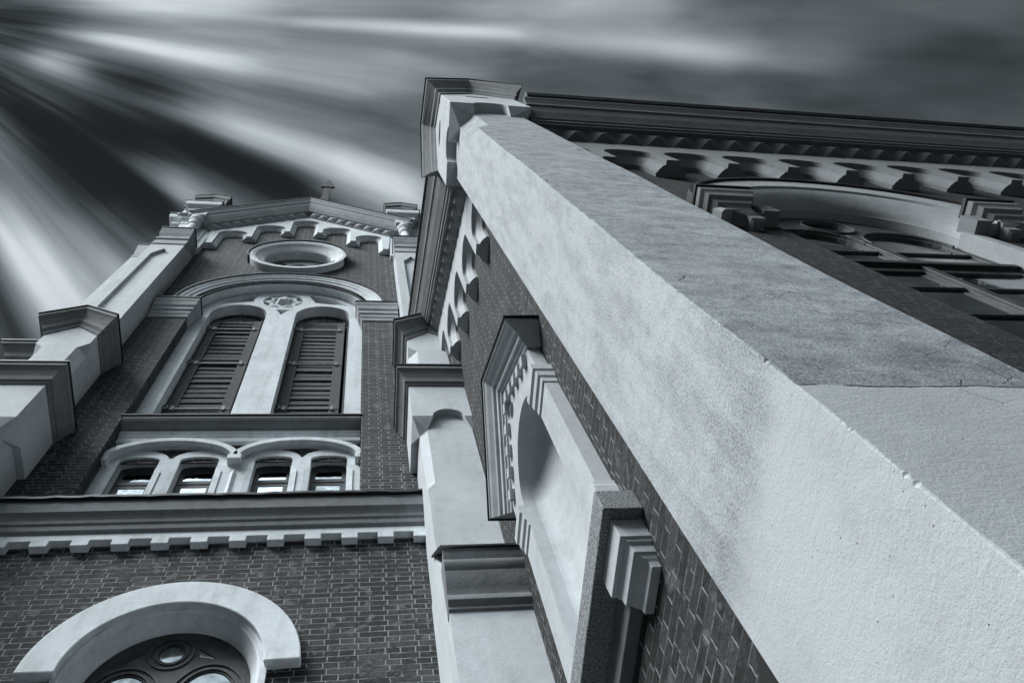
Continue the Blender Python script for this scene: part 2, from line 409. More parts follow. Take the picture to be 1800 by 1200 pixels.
hr = arc(cx + .335, 5.47, .235, .36, 0, 180, 20) + [(cx + .10, 3.4), (cx + .57, 3.4)]
t1 = [(cx + .19, 6.12), (cx + .21, 6.02), (cx + .36, 5.985)]; t2 = [(cx - .25, 6.12), (cx - .27, 6.02), (cx - .42, 5.985)]
tr.prism(out, -.19, -.14, [h1, hl, hr, t1, t2])
for ccx, ccz, rx, rz in ((cx - .03, 6.075, .125, .13), (cx - .03, 6.075, .18, .185)):
    tr.sweep(arc(ccx, ccz, rx, rz, 0, 360, 32)[:-1], [(-.013, -.15), (-.013, -.128), (.013, -.128), (.013, -.15)], True)
for s in (-1, 1):
    for e in (.03, .085):
        tr.sweep(arc(cx + s * .335, 5.47, .235 + e, .36 + e, 175, 5, 24), [(-.011, -.15), (-.011, -.126), (.011, -.126), (.011, -.15)])
wn = tr.build('window', 'frame', tower, .006, label='dark timber tracery window with a small round light at its head')
MB(T).box(cx - .72, cx + .72, 3.2, 6.4, -.155, -.149).build('pane', 'rglass', wn)

# --- big cornice with hanging teeth
E_ = 2.27
mb = MB(T)
prof = [(8.0, .255), (7.93, .262), (7.80, .25), (7.76, .215), (7.72, .198), (7.67, .192), (7.66, .175), (7.58, .168), (7.57, .152), (7.55, .13), (7.55, 0.0), (8.05, -.2)]
mb.loft([[(a, b, c) for b, c in prof] for a in (-E_ - .05, E_)])
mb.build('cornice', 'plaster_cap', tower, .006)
mb = MB(T); x = -E_ - .05; teeth = []
pl = [(-E_ - .05, 7.55), (E_, 7.55)]
k0 = -3.165 - TX
xs = [k0 + .372 * i for i in range(-2, 12)]
bot = []
for xx in xs:
    a0, a1 = max(xx, -E_ - .05), min(xx + .165, E_)
    if a1 <= a0 or a0 >= E_: continue
    bot += [(a0, 7.455), (a0, 7.365), (a1, 7.365), (a1, 7.455)]
if bot[0][0] > -E_ - .05: bot = [(-E_ - .05, 7.455)] + bot
if bot[-1][0] < E_: bot += [(E_, 7.455)]
mb.prism(bot + [(E_, 7.552), (-E_ - .05, 7.552)], .045, .135)
mb.build('toothed_frieze', 'plaster_tower', tower, .006)
mb = MB(T); N = 40; rr = random.Random(3)
rings = []
for i in range(N + 1):
    a = -E_ - .06 + (2 * E_ + .05) * i / N; dz = rr.uniform(-.012, .012)
    rings.append([(a, 7.995 + dz, .30), (a, 8.03 + dz, .302), (a, 8.10, -.2), (a, 8.05, -.2), (a, 8.0, .25)])
mb.loft(rings).build('flashing', 'flash', tower)

# --- row of four small windows
OP = [(-1.39, -.92), (-.67, -.205), (.24, .705), (.94, 1.40)]
mb = MB(T); holes = []; top = []
for a0, a1 in OP:
    c_ = (a0 + a1) / 2; hw = (a1 - a0) / 2
    holes.append([(a0, 7.95)] + [(a1, 7.95)] + arc(c_, 9.71, hw, .085, 0, 180, 10))
    top += arc(c_, 9.70, .345, .26, 168, 12, 12)
mb.prism([(-1.57, 7.9)] + [(-1.57, 9.72)] + top + [(1.57, 9.72), (1.57, 7.9)], -.56, -.20, holes)
for s in (0.02,):
    mb.loft([[(s - .05, 7.95, -.21), (s, 7.95, -.165), (s + .05, 7.95, -.21)], [(s - .05, 9.35, -.21), (s, 9.35, -.165), (s + .05, 9.35, -.21)], [(s - .004, 9.52, -.21), (s, 9.5, -.2), (s + .004, 9.52, -.21)]])
for a0, a1 in OP:      # small chamfer stops on the jambs
    for e, sg in ((a0, -1), (a1, 1)):
        mb.add([(e + sg * .075, 7.95, -.198), (e - sg * .004, 7.95, -.198), (e - sg * .004, 9.4, -.198), (e + sg * .075, 9.4, -.198), (e + sg * .075, 9.4, -.185), (e + sg * .075, 7.95, -.185), (e - sg * .004, 9.52, -.198)],
               [(0, 1, 2, 3), (5, 1, 2, 4), (4, 2, 6), (3, 4, 6)])
mb.build('window_surround', 'plaster_tower', tower, .006, label='pale plaster arcade around four small windows')
mb = MB(T)
for s in (-1, 1):
    path = arc(s * .79, 9.62, .79, .48, 168, 12, 26)
    path = [(path[0][0], 9.60)] + path + [(path[-1][0], 9.60)]
    mb.sweep(path, [(-.045, -.24), (-.045, -.10), (.045, -.10), (.05, -.24)])
mb.box(-.085, .085, 9.55, 9.66, -.24, -.09); mb.box(-1.565, -1.50, 9.55, 9.66, -.24, -.09); mb.box(1.50, 1.565, 9.55, 9.66, -.24, -.09)
mb.build('hood_mould', 'plaster_tower', tower, .006)
for a0, a1 in OP:
    c_ = (a0 + a1) / 2; hw = (a1 - a0) / 2
    mb = MB(T)
    o_ = [(a0, 7.9), (a1, 7.9)] + arc(c_, 9.72, hw, .085, 0, 180, 10)
    up = [(a0 + .065, 9.43), (a1 - .065, 9.43)] + arc(c_, 9.64, hw - .065, .06, 0, 180, 8)
    lo = [(a0 + .085, 8.0), (a1 - .085, 8.0), (a1 - .085, 9.27), (a0 + .085, 9.27)]
    mb.prism(o_, -.40, -.345, [up, lo])
    mb.box(a0 + .03, a1 - .03, 9.335, 9.375, -.346, -.335)
    f = mb.build('window', 'frame', tower, .005)
    MB(T).prism([(a0 + .06, 9.4), (a1 - .06, 9.4)] + arc(c_, 9.65, hw - .06, .07, 0, 180, 8), -.357, -.352).build('pane', 'glass', f)
    MB(T).box(a0 + .08, a1 - .08, 7.95, 9.28, -.357, -.352).build('pane', 'glass', f)

# --- string course below the belfry arches
mb = MB(T)
prof = [(10.60, .0), (10.53, .0), (10.49, -.02), (10.45, -.06), (10.43, -.11), (10.425, -.12), (10.40, -.125), (10.40, -.24), (10.64, -.24)]
mb.loft([[(a, b, c) for b, c in prof] for a in (-1.565, 1.565)])
sc = mb.build('string_course', 'plaster_cap', tower, .004)  # upper moulding coloured dark for the shade of its overhang
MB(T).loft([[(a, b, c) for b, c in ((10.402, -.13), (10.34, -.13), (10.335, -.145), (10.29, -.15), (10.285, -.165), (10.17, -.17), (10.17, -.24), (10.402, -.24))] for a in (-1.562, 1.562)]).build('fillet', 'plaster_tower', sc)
MB(T).loft([[(a, 10.595, .02), (a, 10.62, .02), (a, 10.66, -.22), (a, 10.63, -.22)] for a in (-1.6, 1.59)]).build('flashing', 'flash', sc)

# --- belfry plate with two arched openings, roundel, sunk spandrels
BO = [(-1.325, -.272), (.275, 1.318)]
mb = MB(T)
hs = []
for a0, a1 in BO:
    c_ = (a0 + a1) / 2; hw = (a1 - a0) / 2
    hs.append([(a0, 10.64), (a1, 10.64)] + arc(c_, 15.62, hw, .58, 0, 180, 30))
RC = (-.04, 16.50)
hs.append(arc(RC[0], RC[1], .395, .44, 0, 360, 40)[:-1])
hs.append([(-.125, 15.93), (.125, 15.93), (0.0, 15.62)][::-1])
for s in (-1, 1):
    hs.append([(RC[0] + s * .50, 16.90), (RC[0] + s * .57, 16.66), (s * .62, 16.42), (s * .82, 16.37), (s * 1.28, 16.26), (s * 1.02, 16.62), (s * .80, 16.78)])
pl = [(1.565, 10.62)] + arc(0, ZA, 1.565, 1.565, 0, 180, 50) + [(-1.565, 10.62)]
mb.prism(pl, -.30, -.20, hs)
mb.prism(pl, -.62, -.302, [hs[0], hs[1]])
mb.build('belfry_surround', 'plaster_tower', tower, .008, label='pale plaster field holding the two shuttered belfry arches')
# star rosette
mb = MB(T)
def star(r0, r1, n=8, rot=0, sy=1.12): return [(RC[0] + (r0 if i % 2 == 0 else r1) * sin(PI * i / n + rot), RC[1] + sy * (r0 if i % 2 == 0 else r1) * cos(PI * i / n + rot)) for i in range(2 * n)]
mb.prism(star(.37, .265), -.31, -.215, [star(.275, .195)[::-1]])
octo = [(RC[0] + .215 * sin(PI * i / 4), RC[1] + .24 * cos(PI * i / 4)) for i in range(8)]
mb.add([(p[0], p[1], -.30) for p in octo] + [(RC[0] + .07 * sin(PI * i / 4), RC[1] + .08 * cos(PI * i / 4), -.13) for i in range(8)] + [(RC[0], RC[1], -.14)],
       [(i, (i + 1) % 8, 8 + (i + 1) % 8, 8 + i) for i in range(8)] + [(8 + i, 8 + (i + 1) % 8, 16) for i in range(8)])
mb.build('star_rosette', 'plaster_tower', tower)
# big arch moulding
mb = MB(T)
mb.sweep(arc(0, ZA, 1.575, 1.575, 180, 0, 60), [(0, -.20), (0, -.03), (.05, -.03), (.06, .0), (.12, .0), (.135, .02), (.20, .025), (.215, .05), (.28, .06), (.29, .075), (.385, .085), (.385, -.04), (.03, -.2)])
am = mb.build('arch_moulding', 'plaster_tower', tower, 0, True)
mb = MB(T); mb.sweep(arc(0, ZA, 1.575, 1.575, 180, 0, 60), [(.375, .0), (.375, .11), (.41, .11), (.43, -.01)])
mb.build('flashing', 'flash', am)
# impost blocks
for s in (-1, 1):
    mb = MB(T)
    rings = []
    for b, o in ((14.72, .02), (14.78, .03), (14.82, .03), (14.86, .05), (14.98, .055), (15.0, .08), (15.12, .085), (15.16, .11), (15.30, .13), (15.36, .15), (15.46, .155)):
        x0, x1 = 1.57 - o * .8, 2.24
        r = [(s * x0, b, -.19), (s * x0, b, o), (s * x1, b, o), (s * x1, b, -.19)]
        rings.append(r)
    mb.loft(rings)
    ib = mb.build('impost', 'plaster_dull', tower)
    x0 = 1.57 - .155 * .8
    MB(T).loft([ring4(s * (x0 - .015), s * 2.24, -.19, .172, 15.455), ring4(s * (x0 - .015), s * 2.24, -.19, .172, 15.49), ring4(s * 1.6, s * 2.24, -.1, .01, 15.58)]).build('flashing', 'flash', ib)
# shutters
SH = M['shutter']
for a0, a1 in BO:
    c_ = (a0 + a1) / 2; hw = (a1 - a0) / 2
    ft = MB(T)
    oo = [(a0, 10.6), (a1, 10.6)] + arc(c_, 15.70, hw, .56, 0, 180, 30)
    ii = [(a0 + .045, 10.65), (a1 - .045, 10.65)] + arc(c_, 15.70, hw - .045, .50, 0, 180, 30)
    ft.prism(oo, -.60, -.41, [ii])
    for rr_ in (.80,): ft.sweep(arc(c_, 15.70, hw * .84, .43, 180, 0, 24), [(-.02, -.45), (-.02, -.40), (.02, -.40), (.02, -.45)])
    ft.box(c_ - .018, c_ + .018, 15.7, 16.2, -.45, -.41)
    ff = ft.build('fanlight', 'shutter', tower)
    MB(T).prism([(a0 + .03, 15.5), (a1 - .03, 15.5)] + arc(c_, 15.70, hw - .03, .52, 0, 180, 24), -.43, -.424).build('pane', 'glass', ff)
    mb = MB(T)
    w0, w1 = a0 + .04, a1 - .09
    mb.box(w0, w0 + .15, 10.66, 15.72, -.455, -.38); mb.box(w1 - .15, w1, 10.66, 15.72, -.455, -.38)
    mb.box(w0 + .15, w1 - .15, 15.58, 15.72, -.455, -.39)
    rs = random.Random(int(a0 * 100))
    z = 10.68
    while z < 15.55:
        h = .195 + rs.uniform(-.012, .012); j = rs.uniform(-.014, .010)
        mb.add([(w0 + .148, z, -.392 + j), (w1 - .148, z + rs.uniform(-.016, .016), -.392 + j), (w1 - .148, z + h - .022, -.410 + j), (w0 + .148, z + h - .022, -.410 + j),
                (w0 + .148, z, -.425 + j), (w1 - .148, z, -.425 + j), (w1 - .148, z + h - .022, -.43 + j), (w0 + .148, z + h - .022, -.43 + j)],
               [(0, 1, 2, 3), (4, 5, 6, 7), (0, 1, 5, 4), (2, 3, 7, 6), (0, 3, 7, 4), (1, 2, 6, 5)])
        z += h
    mb.box(w0 + .1, w1 - .1, 10.66, 15.6, -.47, -.46)
    sh = mb.build('shutter', SH, tower, .004, label='weathered dark wooden shutter of level boards')
    for zz in (11.62, 13.45, 15.2):
        hb = MB(T); hb.box(w0 + .02, w1 - .02, zz, zz + .025, -.395, -.368)
        hb.box(w1 - .13, w1 - .08, zz - .05, zz + .08, -.385, -.355); hb.box(w0 + .07, w0 + .12, zz - .05, zz + .08, -.385, -.355)
        hb.sweep(arc(w0 - .01, zz + .02, .045, .06, 0, 360, 12)[:-1], [(-.008, -.36), (-.008, -.34), (.008, -.34), (.008, -.36)], True)
        hb.build('strap_hinge', 'strap', sh)

# --- oculus
OC = (.07, 19.08)
mb = MB(T)
def ell(rx, rz, n=64): return [(OC[0] + rx * cos(2 * PI * i / n), OC[1] + rz * sin(2 * PI * i / n)) for i in range(n)]
rings = [[(a, b, c) for a, b in ell(rx, rz)] for rx, rz, c in ((1.10, 1.26, -.01), (1.10, 1.26, .14), (1.085, 1.245, .155), (1.02, 1.16, .155), (1.0, 1.13, .14), (.965, 1.09, .135), (.94, 1.06, .105), (.84, .93, .05), (.77, .83, .015), (.755, .81, 0), (.745, .80, -.26), (.86, .9, -.26), (.86, .9, -.01))]
mb.loft(rings, True, False)
oc = mb.build('oculus_ring', 'plaster_tower', tower, 0, True, 'thick moulded plaster ring of the round window')
mb = MB(T)
mb.sweep([(OC[0] + 1.105 * cos(R(t)), OC[1] + 1.265 * sin(R(t))) for t in range(196, -17, -4)], [(0, -.01), (0, .185), (.03, .185), (.035, -.01)])
mb.build('flashing', 'flash', oc)
mb = MB(T)
mb.sweep([(OC[0] + .90 * cos(R(t)), OC[1] + 1.0 * sin(R(t))) for t in range(202, 339, 4)], [(-.016, .09), (-.016, .115), (.016, .115), (.016, .09)])
mb.build('drip_strip', 'flash', oc)
mb = MB(T)
hs = [[(OC[0] + dx + r * cos(2 * PI * i / 20), OC[1] + dz + r * sin(2 * PI * i / 20)) for i in range(20)] for dx, dz, r in ((-.24, -.38, .2), (.24, -.38, .2), (0, .1, .24), (-.45, .25, .15), (.45, .25, .15))]
mb.prism(ell(.78, .84, 40), -.25, -.20, hs)
for dx, dz, r in ((-.24, -.38, .215), (.24, -.38, .215)):
    mb.sweep([(OC[0] + dx + r * cos(2 * PI * i / 24), OC[1] + dz + r * sin(2 * PI * i / 24)) for i in range(24)], [(-.02, -.21), (-.02, -.16), (.02, -.16), (.02, -.21)], True)
ow = mb.build('tracery', 'strap', oc)
MB(T).prism(ell(.77, .83, 40), -.245, -.238).build('pane', 'dark', ow)

# --- stepped arch frieze, used on tower and aisle
def arch_frieze(F, br, wd, H, topf, a_lo, a_hi, material, parent, dc=.05):
    """br: [(a, b)] bracket feet; H: (gap above the front arch, rise); topf(a): upper edge. A front plate with wide
    arches, and behind each arch a cove that narrows towards the wall; the feet are level"""
    mb = MB(F); c1, c2 = dc * 3, dc * 2.1
    hf = wd * .21; hb = wd * .5
    def contour(i, h, drop):
        (a, b), (a2, b2) = br[i], br[i + 1]
        x0, x1 = max(a + h, a_lo), min(a2 - h, a_hi); m = (a + a2) / 2
        sp = topf(m) - H[0] - H[1] - drop * .4
        return [(x0, b)] + arc((x0 + x1) / 2, sp, (x1 - x0) / 2, H[1] - drop * .6, 180, 0, 18) + [(x1, b2)]
    poly = []
    for i, (a, b) in enumerate(br):
        l, r_ = max(a - hf, a_lo), min(a + hf, a_hi)
        if i == 0: poly.append((l, b))
        if i + 1 < len(br): poly += contour(i, hf, 0)
        else: poly.append((r_, b))
    poly += [(a_hi, topf(a_hi))] + ([(0.03, topf(0.03))] if a_lo < 0 < a_hi else []) + [(a_lo, topf(a_lo))]
    mb.prism(poly, c2, c1)
    sec = [(hf, c2, 0), (hf + .012, c2, .012), (hf + .03, c2 - .012, .03), (hf + (hb - hf) * .45, c2 * .80, .05), (hf + (hb - hf) * .72, c2 * .60, .075), (hf + (hb - hf) * .86, c2 * .42, .09), (hf + (hb - hf) * .88, c2 * .38, .10), (hb, c2 * .36, .11), (hb, -.01, .11)]
    for i in range(len(br) - 1):
        rings = [[(a, b, c) for a, b in contour(i, h, d)] for h, c, d in sec]
        m = len(rings[0]); P = [p for r in rings for p in r]
        mb.add(P, [(k * m + j, k * m + j + 1, (k + 1) * m + j + 1, (k + 1) * m + j) for k in range(len(rings) - 1) for j in range(m - 1)])
    for a, b in br:
        half = [(h, c) for h, c, d in sec if h <= hb]
        L = [(max(a - h, a_lo), b, c) for h, c in half]; R2 = [(min(a + h, a_hi), b, c) for h, c in half[::-1]]
        mb.add(L + R2, [tuple(range(len(L) + len(R2)))])
    return mb.build('arch_frieze', material, parent, 0, True)
def studs(F, path, p0, p1, c0, c1, n, material, parent):
    """pyramid studs on a bed leaning out from c0 to c1 along a straight line (a, b); p: offset across it"""
    mb = MB(F); q0, q1 = Vector(path[0]), Vector(path[1]); d = (q1 - q0); L = d.length; d.normalize(); nr = Vector((-d.y, d.x))
    def P(s, o, c): v = q0 + d * s + nr * o; return (v.x, v.y, c)
    mb.loft([[P(s, p0, -.02), P(s, p1, -.02), P(s, p1, c1), P(s, p0, c0)] for s in (0, L)])
    h_ = .055; m_ = Vector((c0 - c1, p1 - p0)).normalized()      # outward: (across, out)
    st = L / n
    for i in range(n):
        s0, s1 = i * st + .012, (i + 1) * st - .012
        mb.add([P(s0, p0 + .006, c0 + .004), P(s1, p0 + .006, c0 + .004), P(s1, p1 - .006, c1 - .004), P(s0, p1 - .006, c1 - .004), P((s0 + s1) / 2, (p0 + p1) / 2 + m_.x * h_, (c0 + c1) / 2 + m_.y * h_)], [(0, 1, 4), (1, 2, 4), (2, 3, 4), (3, 0, 4), (0, 1, 2, 3)])
    return mb.build('stud_course', material, parent)

ztop = lambda a: 23.20 - .92 * abs(a - 0.03)
br = [(-2.07, 19.9), (-1.25, 20.66), (-.39, 21.39), (.435, 21.39), (1.295, 20.60), (2.10, 19.85)]
arch_frieze(T, br, .33, (.38, .30), ztop, -2.22, 2.24, 'plaster_tower', tower, .05)
sl_ = .92
for s in (-1, 1):
    p = [(s * 2.24, ztop(s * 2.24)), (.03, ztop(.03))]
    if s > 0: p = p[::-1]
    studs(T, p, .0, .20, .155, .265, 9, 'plaster_dull', tower)
CPROF = [(.19, -.05), (.19, .295), (.235, .30), (.245, .32), (.30, .325), (.31, .34), (.36, .36), (.44, .395), (.52, .42), (.58, .44), (.585, .455), (.64, .465), (.70, .49), (.74, .51), (.80, .52), (.80, -.05)]
path = [(-2.26, ztop(-2.26)), (.03, ztop(.03)), (2.28, ztop(2.28))]
mb = MB(T)
mb.sweep(path, CPROF)
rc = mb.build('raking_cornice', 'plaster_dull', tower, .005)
mb = MB(T); mb.sweep(path, [(.795, -.3), (.795, .535), (.82, .535), (.84, -.3)]); mb.build('flashing', 'flash', rc)
# roof and its vent
mb = MB(T)
mb.prism([(-2.9, 21.5), (.03, 24.1), (2.9, 21.5), (2.9, 21.2), (0.03, 23.8), (-2.9, 21.2)], -5.4, -.30)
rf = mb.build('roof', 'roof', tower)
mb = MB(T)
cxv, ccv = .36, .22
mb.loft([ring4(cxv - w_, cxv + w_, ccv - d_, ccv + d_, b) for w_, d_, b in ((.12, .05, 23.6), (.12, .05, 25.4), (.135, .06, 25.45), (.135, .06, 25.6), (.105, .045, 25.7), (.095, .04, 27.5))])
for q in (-.08, .08): mb.box(cxv + q - .012, cxv + q + .012, 27.45, 27.9, ccv - .012, ccv + .012)
mb.prism([(cxv - .22, 27.85), (cxv + .22, 27.85), (cxv + .21, 28.0), (cxv + .02, 29.2), (cxv - .02, 29.2), (cxv - .21, 28.0)], ccv - .03, ccv + .03)
mb.box(cxv + .11, cxv + .19, 24.2, 25.2, ccv - .03, ccv + .03)
mb.build('chimney', 'iron', rf, label='slim metal vent with a ridged cowl')

# --- buttresses
def chamfered(hw, v0, v1, ch):
    """plan ring (u, v) with cut front corners, v0 at the wall, v1 front"""
    return [(-hw, v0), (hw, v0), (hw, v1 - ch), (hw - ch, v1), (-hw + ch, v1), (-hw, v1 - ch)]
def shaft(mb, hw, v0, v1, b0, b1, ch, lo, hi):
    """square pier with chamfers between heights lo and hi (stops top and bottom)"""
    e = .0005
    seq = [(b0, e)]
    if lo > b0: seq += [(lo, e), (lo + ch * 1.3, ch)]
    else: seq = [(b0, ch)]
    if hi < b1: seq += [(hi - ch * 1.3, ch), (hi, e), (b1, e)]
    else: seq += [(b1, ch)]
    mb.loft([[(u, b, v) for u, v in chamfered(hw, v0, v1, c)] for b, c in seq])
def cornice_ring(mb, hw, v0, v1, steps):
    """rectangular cap: steps (overhang, b)"""
    mb.loft([ring4(-hw - o, hw + o, v0, v1 + o, b) for o, b in steps])
def gable_ring(hw, v0, v1, o, be, ba, k=1.0):
    """plan ring whose front side carries a gable: eaves height be, apex ba"""
    f = v1 + o * k
    return [(-hw - o, be, v0), (-hw - o, be, f), (0, ba, f), (hw + o, be, f), (hw + o, be, v0), (0, ba, v0)]
def gable_cap(mb, hw, v0, v1, steps):
    mb.loft([gable_ring(hw, v0, v1, o, be, ba) for o, be, ba in steps])

def corbel(mb, hw, v1, oh, zb, ch, ux, drop, sides=(-1, 1), back=.3):
    """inverted pyramids at the front corners under an overhanging block"""
    for s in sides:
        A_ = (s * (hw + oh), zb, v1 + oh); B_ = (s * ux, zb, v1 + oh); C_ = (s * ux, zb, v1 - .01)
        E2 = (s * (hw + oh), zb, v1 - back); D_ = (s * (hw - .01), zb, v1 - back)
        F_ = (s * (hw - ch), zb - drop, v1); G_ = (s * hw, zb - drop, v1 - ch)
        B2 = (s * ux, zb - drop * .25, v1 + .0)
        I_ = (s * (hw - .05), zb, v1 - .05)
        mb.add([A_, B_, C_, D_, E2, F_, G_, I_], [(0, 1, 5), (0, 5, 6), (0, 6, 4), (1, 2, 5), (4, 3, 6), (2, 7, 5), (3, 7, 6), (0, 1, 2, 7, 3, 4), (5, 6, 7)])
def niche_block(mb, hw, v0, v1, oh, b0, b1, half, rise, steps_back=True):
    """block that overhangs the shaft by oh with an arched cut in its front lower edge"""
    HW = hw + oh
    poly = [(-HW, b0), (-half, b0)] + arc(0, b0, half, rise, 180, 0, 20)[1:-1] + [(half, b0), (HW, b0), (HW, b1), (-HW, b1)]
    mb.prism(poly, v1 - .004, v1 + oh)
    mb.box(-HW, -hw + .004, b0, b1, v0, v1 - .004); mb.box(hw - .004, HW, b0, b1, v0, v1 - .004)
    mb.box(-hw + .004, hw - .004, b0 + .01, b1, v0, v1 - .004)

def buttress(F, parent, label):
    """F: c outward from the tower wall, a centred on the pier"""
    mb = MB(F)
    hw = .355
    # lowest stage with weathered top
    mb.loft([ring4(-.365, .365, -.3, .98, -1.6), ring4(-.365, .365, -.3, .98, 5.55), ring4(-.365, .365, -.3, .60, 6.30)])
    shaft(mb, .355, -.3, .70, 5.5, 8.98, .085, 7.35, 9.2)
    corbel(mb, .355, .70, .085, 8.92, .085, .19, .22)
    niche_block(mb, .355, -.3, .70, .085, 8.92, 9.90, .19, .20)
    shaft(mb, .355, -.3, .60, 9.9, 12.45, .13, 9.0, 11.75)
    # upper shaft with a sunk, pointed panel
    u = .345
    pan = [(-.175, 13.0), (.175, 13.0), (.175, 17.55), (0, 17.95), (-.175, 17.55)]
    mb.prism([(-u, 12.3), (u, 12.3), (u, 18.3), (-u, 18.3)], .40, .46, [pan]); mb.box(-u, u, 12.3, 18.3, -.3, .40)
    mb.box(-u, u, 18.3, 19.3, -.3, .455)
    # front part of the gable block
    bt = mb.build('buttress', 'plaster_buttress', parent, .008, label=label)
    # moulding on the lowest stage: across the front only
    mb = MB(F)
    prof = [(5.04, .975), (5.06, 1.0), (5.09, 1.0), (5.10, 1.01), (5.13, 1.035), (5.17, 1.035), (5.20, 1.02), (5.21, 1.02), (5.27, 1.045), (5.36, 1.075), (5.42, 1.085), (5.43, 1.075), (5.45, 1.09), (5.49, 1.11), (5.53, 1.11), (5.55, 1.10), (5.60, 1.12), (5.66, 1.13), (5.66, .9), (5.04, .9)]
    mb.loft([[(a, b, c) for b, c in prof] for a in (-.37, .37)])
    mb.build('moulding', 'plaster_cap', bt, 0, True)
    MB(F).loft([[(a, 5.655, 1.15), (a, 5.68, 1.15), (a, 6.34, .59), (a, 6.31, .59)] for a in (-.39, .39)]).build('flashing', 'flash', bt)
    # square cap
    mb = MB(F)
    cornice_ring(mb, .44, -.3, .785, [(0, 9.80), (.02, 9.82), (.03, 9.86), (.05, 9.87), (.065, 9.95), (.10, 10.04), (.13, 10.09), (.145, 10.10), (.15, 10.18)])
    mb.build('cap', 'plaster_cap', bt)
    MB(F).loft([ring4(-.605, .605, -.3, .95, 10.175), ring4(-.605, .605, -.3, .95, 10.20), ring4(-.40, .40, -.3, .61, 10.34)]).build('flashing', 'flash', bt)
    # gabled cap
    mb = MB(F)
    gable_cap(mb, .355, -.3, .60, [(-.01, 12.05, 12.42), (.02, 12.08, 12.46), (.025, 12.14, 12.52), (.06, 12.18, 12.57), (.08, 12.27, 12.66), (.13, 12.36, 12.76), (.165, 12.40, 12.81), (.18, 12.41, 12.82), (.185, 12.50, 12.92), (-.1, 12.60, 13.1)])
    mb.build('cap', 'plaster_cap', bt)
    mb = MB(F)
    gable_cap(mb, .355, -.3, .60, [(.187, 12.49, 12.91), (.203, 12.49, 12.91), (.203, 12.515, 12.935), (.05, 12.6, 13.02), (.0, 12.62, 13.05)])
    mb.build('flashing', 'flash', bt)
    # top moulding of the upper shaft and its sloped cover
    mb = MB(F)
    prof = [(18.3, .45), (18.33, .48), (18.42, .48), (18.43, .47), (18.72, .475), (18.73, .50), (18.82, .505), (18.84, .49), (18.95, .50), (19.08, .535), (19.2, .56), (19.22, .55), (19.32, .575), (19.42, .58), (19.42, .3), (18.3, .3)]
    mb.loft([[(a, b, c) for b, c in prof] for a in (-.35, .35)])
    mb.add([(s * .352, b, c) for s in (-1, 1) for b, c in ((18.3, .44), (19.42, .58), (19.42, -.1), (19.2, -.1))], [(0, 1, 2, 3), (4, 5, 6, 7)])
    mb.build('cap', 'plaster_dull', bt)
    MB(F).loft([[(a, 19.415, .60), (a, 19.45, .60), (a, 19.50, .0), (a, 19.46, .0)] for a in (-.37, .37)]).build('flashing', 'flash', bt)
    return bt
def pinnacle(F, parent, label):
    mb = MB(F)
    mb.box(-.41, .41, 19.3, 21.75, -.6, .13)
    cornice_ring(mb, .41, -.6, .13, [(0, 21.7), (.02, 21.75), (.02, 21.9), (.05, 21.95), (.05, 22.05)])
    # stepped entablature above the column
    mb.box(-.22, .22, 21.55, 22.15, .10, .47)
    cornice_ring(mb, .30, -.6, .42, [(0, 22.1), (.03, 22.15), (.04, 22.28), (.09, 22.36), (.14, 22.44), (.16, 22.6), (.16, 22.75)])
    cornice_ring(mb, .47, -.6, .22, [(0, 22.0), (.03, 22.06), (.05, 22.2), (.10, 22.28), (.10, 22.36)])
    mb.box(-.40, .40, 22.7, 23.7, -.6, .40)
    p = mb.build('pinnacle', 'plaster_tower', parent, .006, label=label)
    mb = MB(F)
    gable_cap(mb, .38, -.6, .38, [(0, 23.5, 23.75), (.03, 23.56, 23.82), (.04, 23.7, 23.97), (.085, 23.78, 24.06), (.10, 24.0, 24.3), (-.1, 24.1, 24.45)])
    mb.build('cap', 'plaster_cap', p)
    mb = MB(F); cornice_ring(mb, .46, -.6, .57, [(.0, 22.74), (.025, 22.74), (.025, 22.79), (-.06, 22.9)])
    mb.build('flashing', 'flash', p); mb = MB(F)
    gable_cap(mb, .38, -.6, .38, [(.10, 24.0, 24.3), (.115, 24.0, 24.3), (.115, 24.03, 24.33), (-.05, 24.12, 24.46)])
    mb.build('flashing', 'flash', p)
    mb = MB(F)
    mb.lathe(0, .27, [(.135, 19.4), (.135, 19.6), (.12, 19.64), (.115, 20.9), (.112, 21.0), (.14, 21.02), (.145, 21.07), (.125, 21.1), (.13, 21.2), (.17, 21.3), (.175, 21.33), (.19, 21.34), (.21, 21.5), (.215, 21.56), (.2, 21.57)], 28)
    mb.build('column', 'plaster_tower', p, 0, True)
    return p
UC = 2.615
for s in (-1, 1):
    F = T.shift(a=s * UC + .0)
    buttress(F, tower, ('front buttress at the outer corner of the tower' if s < 0 else 'buttress standing in the corner between tower and gabled aisle'))
    pinnacle(F, tower, 'columned pinnacle at the gable foot')
# buttress and pinnacle on the far flank, seen only past the corner
F2 = Fr((TX - 2.93, 5.19, 0), (0, -1, 0), (0, 0, 1), (-1, 0, 0))
buttress(F2, tower, 'side buttress behind the outer corner of the tower')
pinnacle(Fr((TX - 2.93, 5.25, 0), (0, -1, 0), (0, 0, 1), (-1, 0, 0)), tower, 'pinnacle on the tower flank')
F3 = Fr((TX + 2.93, 5.25, 0), (0, 1, 0), (0, 0, 1), (1, 0, 0))
pinnacle(F3, tower, 'pinnacle on the tower flank')

# ================================================================== AISLE
aisle = thing('church_aisle', 'brick side aisle with a huge cracked plaster pier at its corner and dark eaves', 'church aisle', (1.32, .98, -1.6))
SL = 1.03
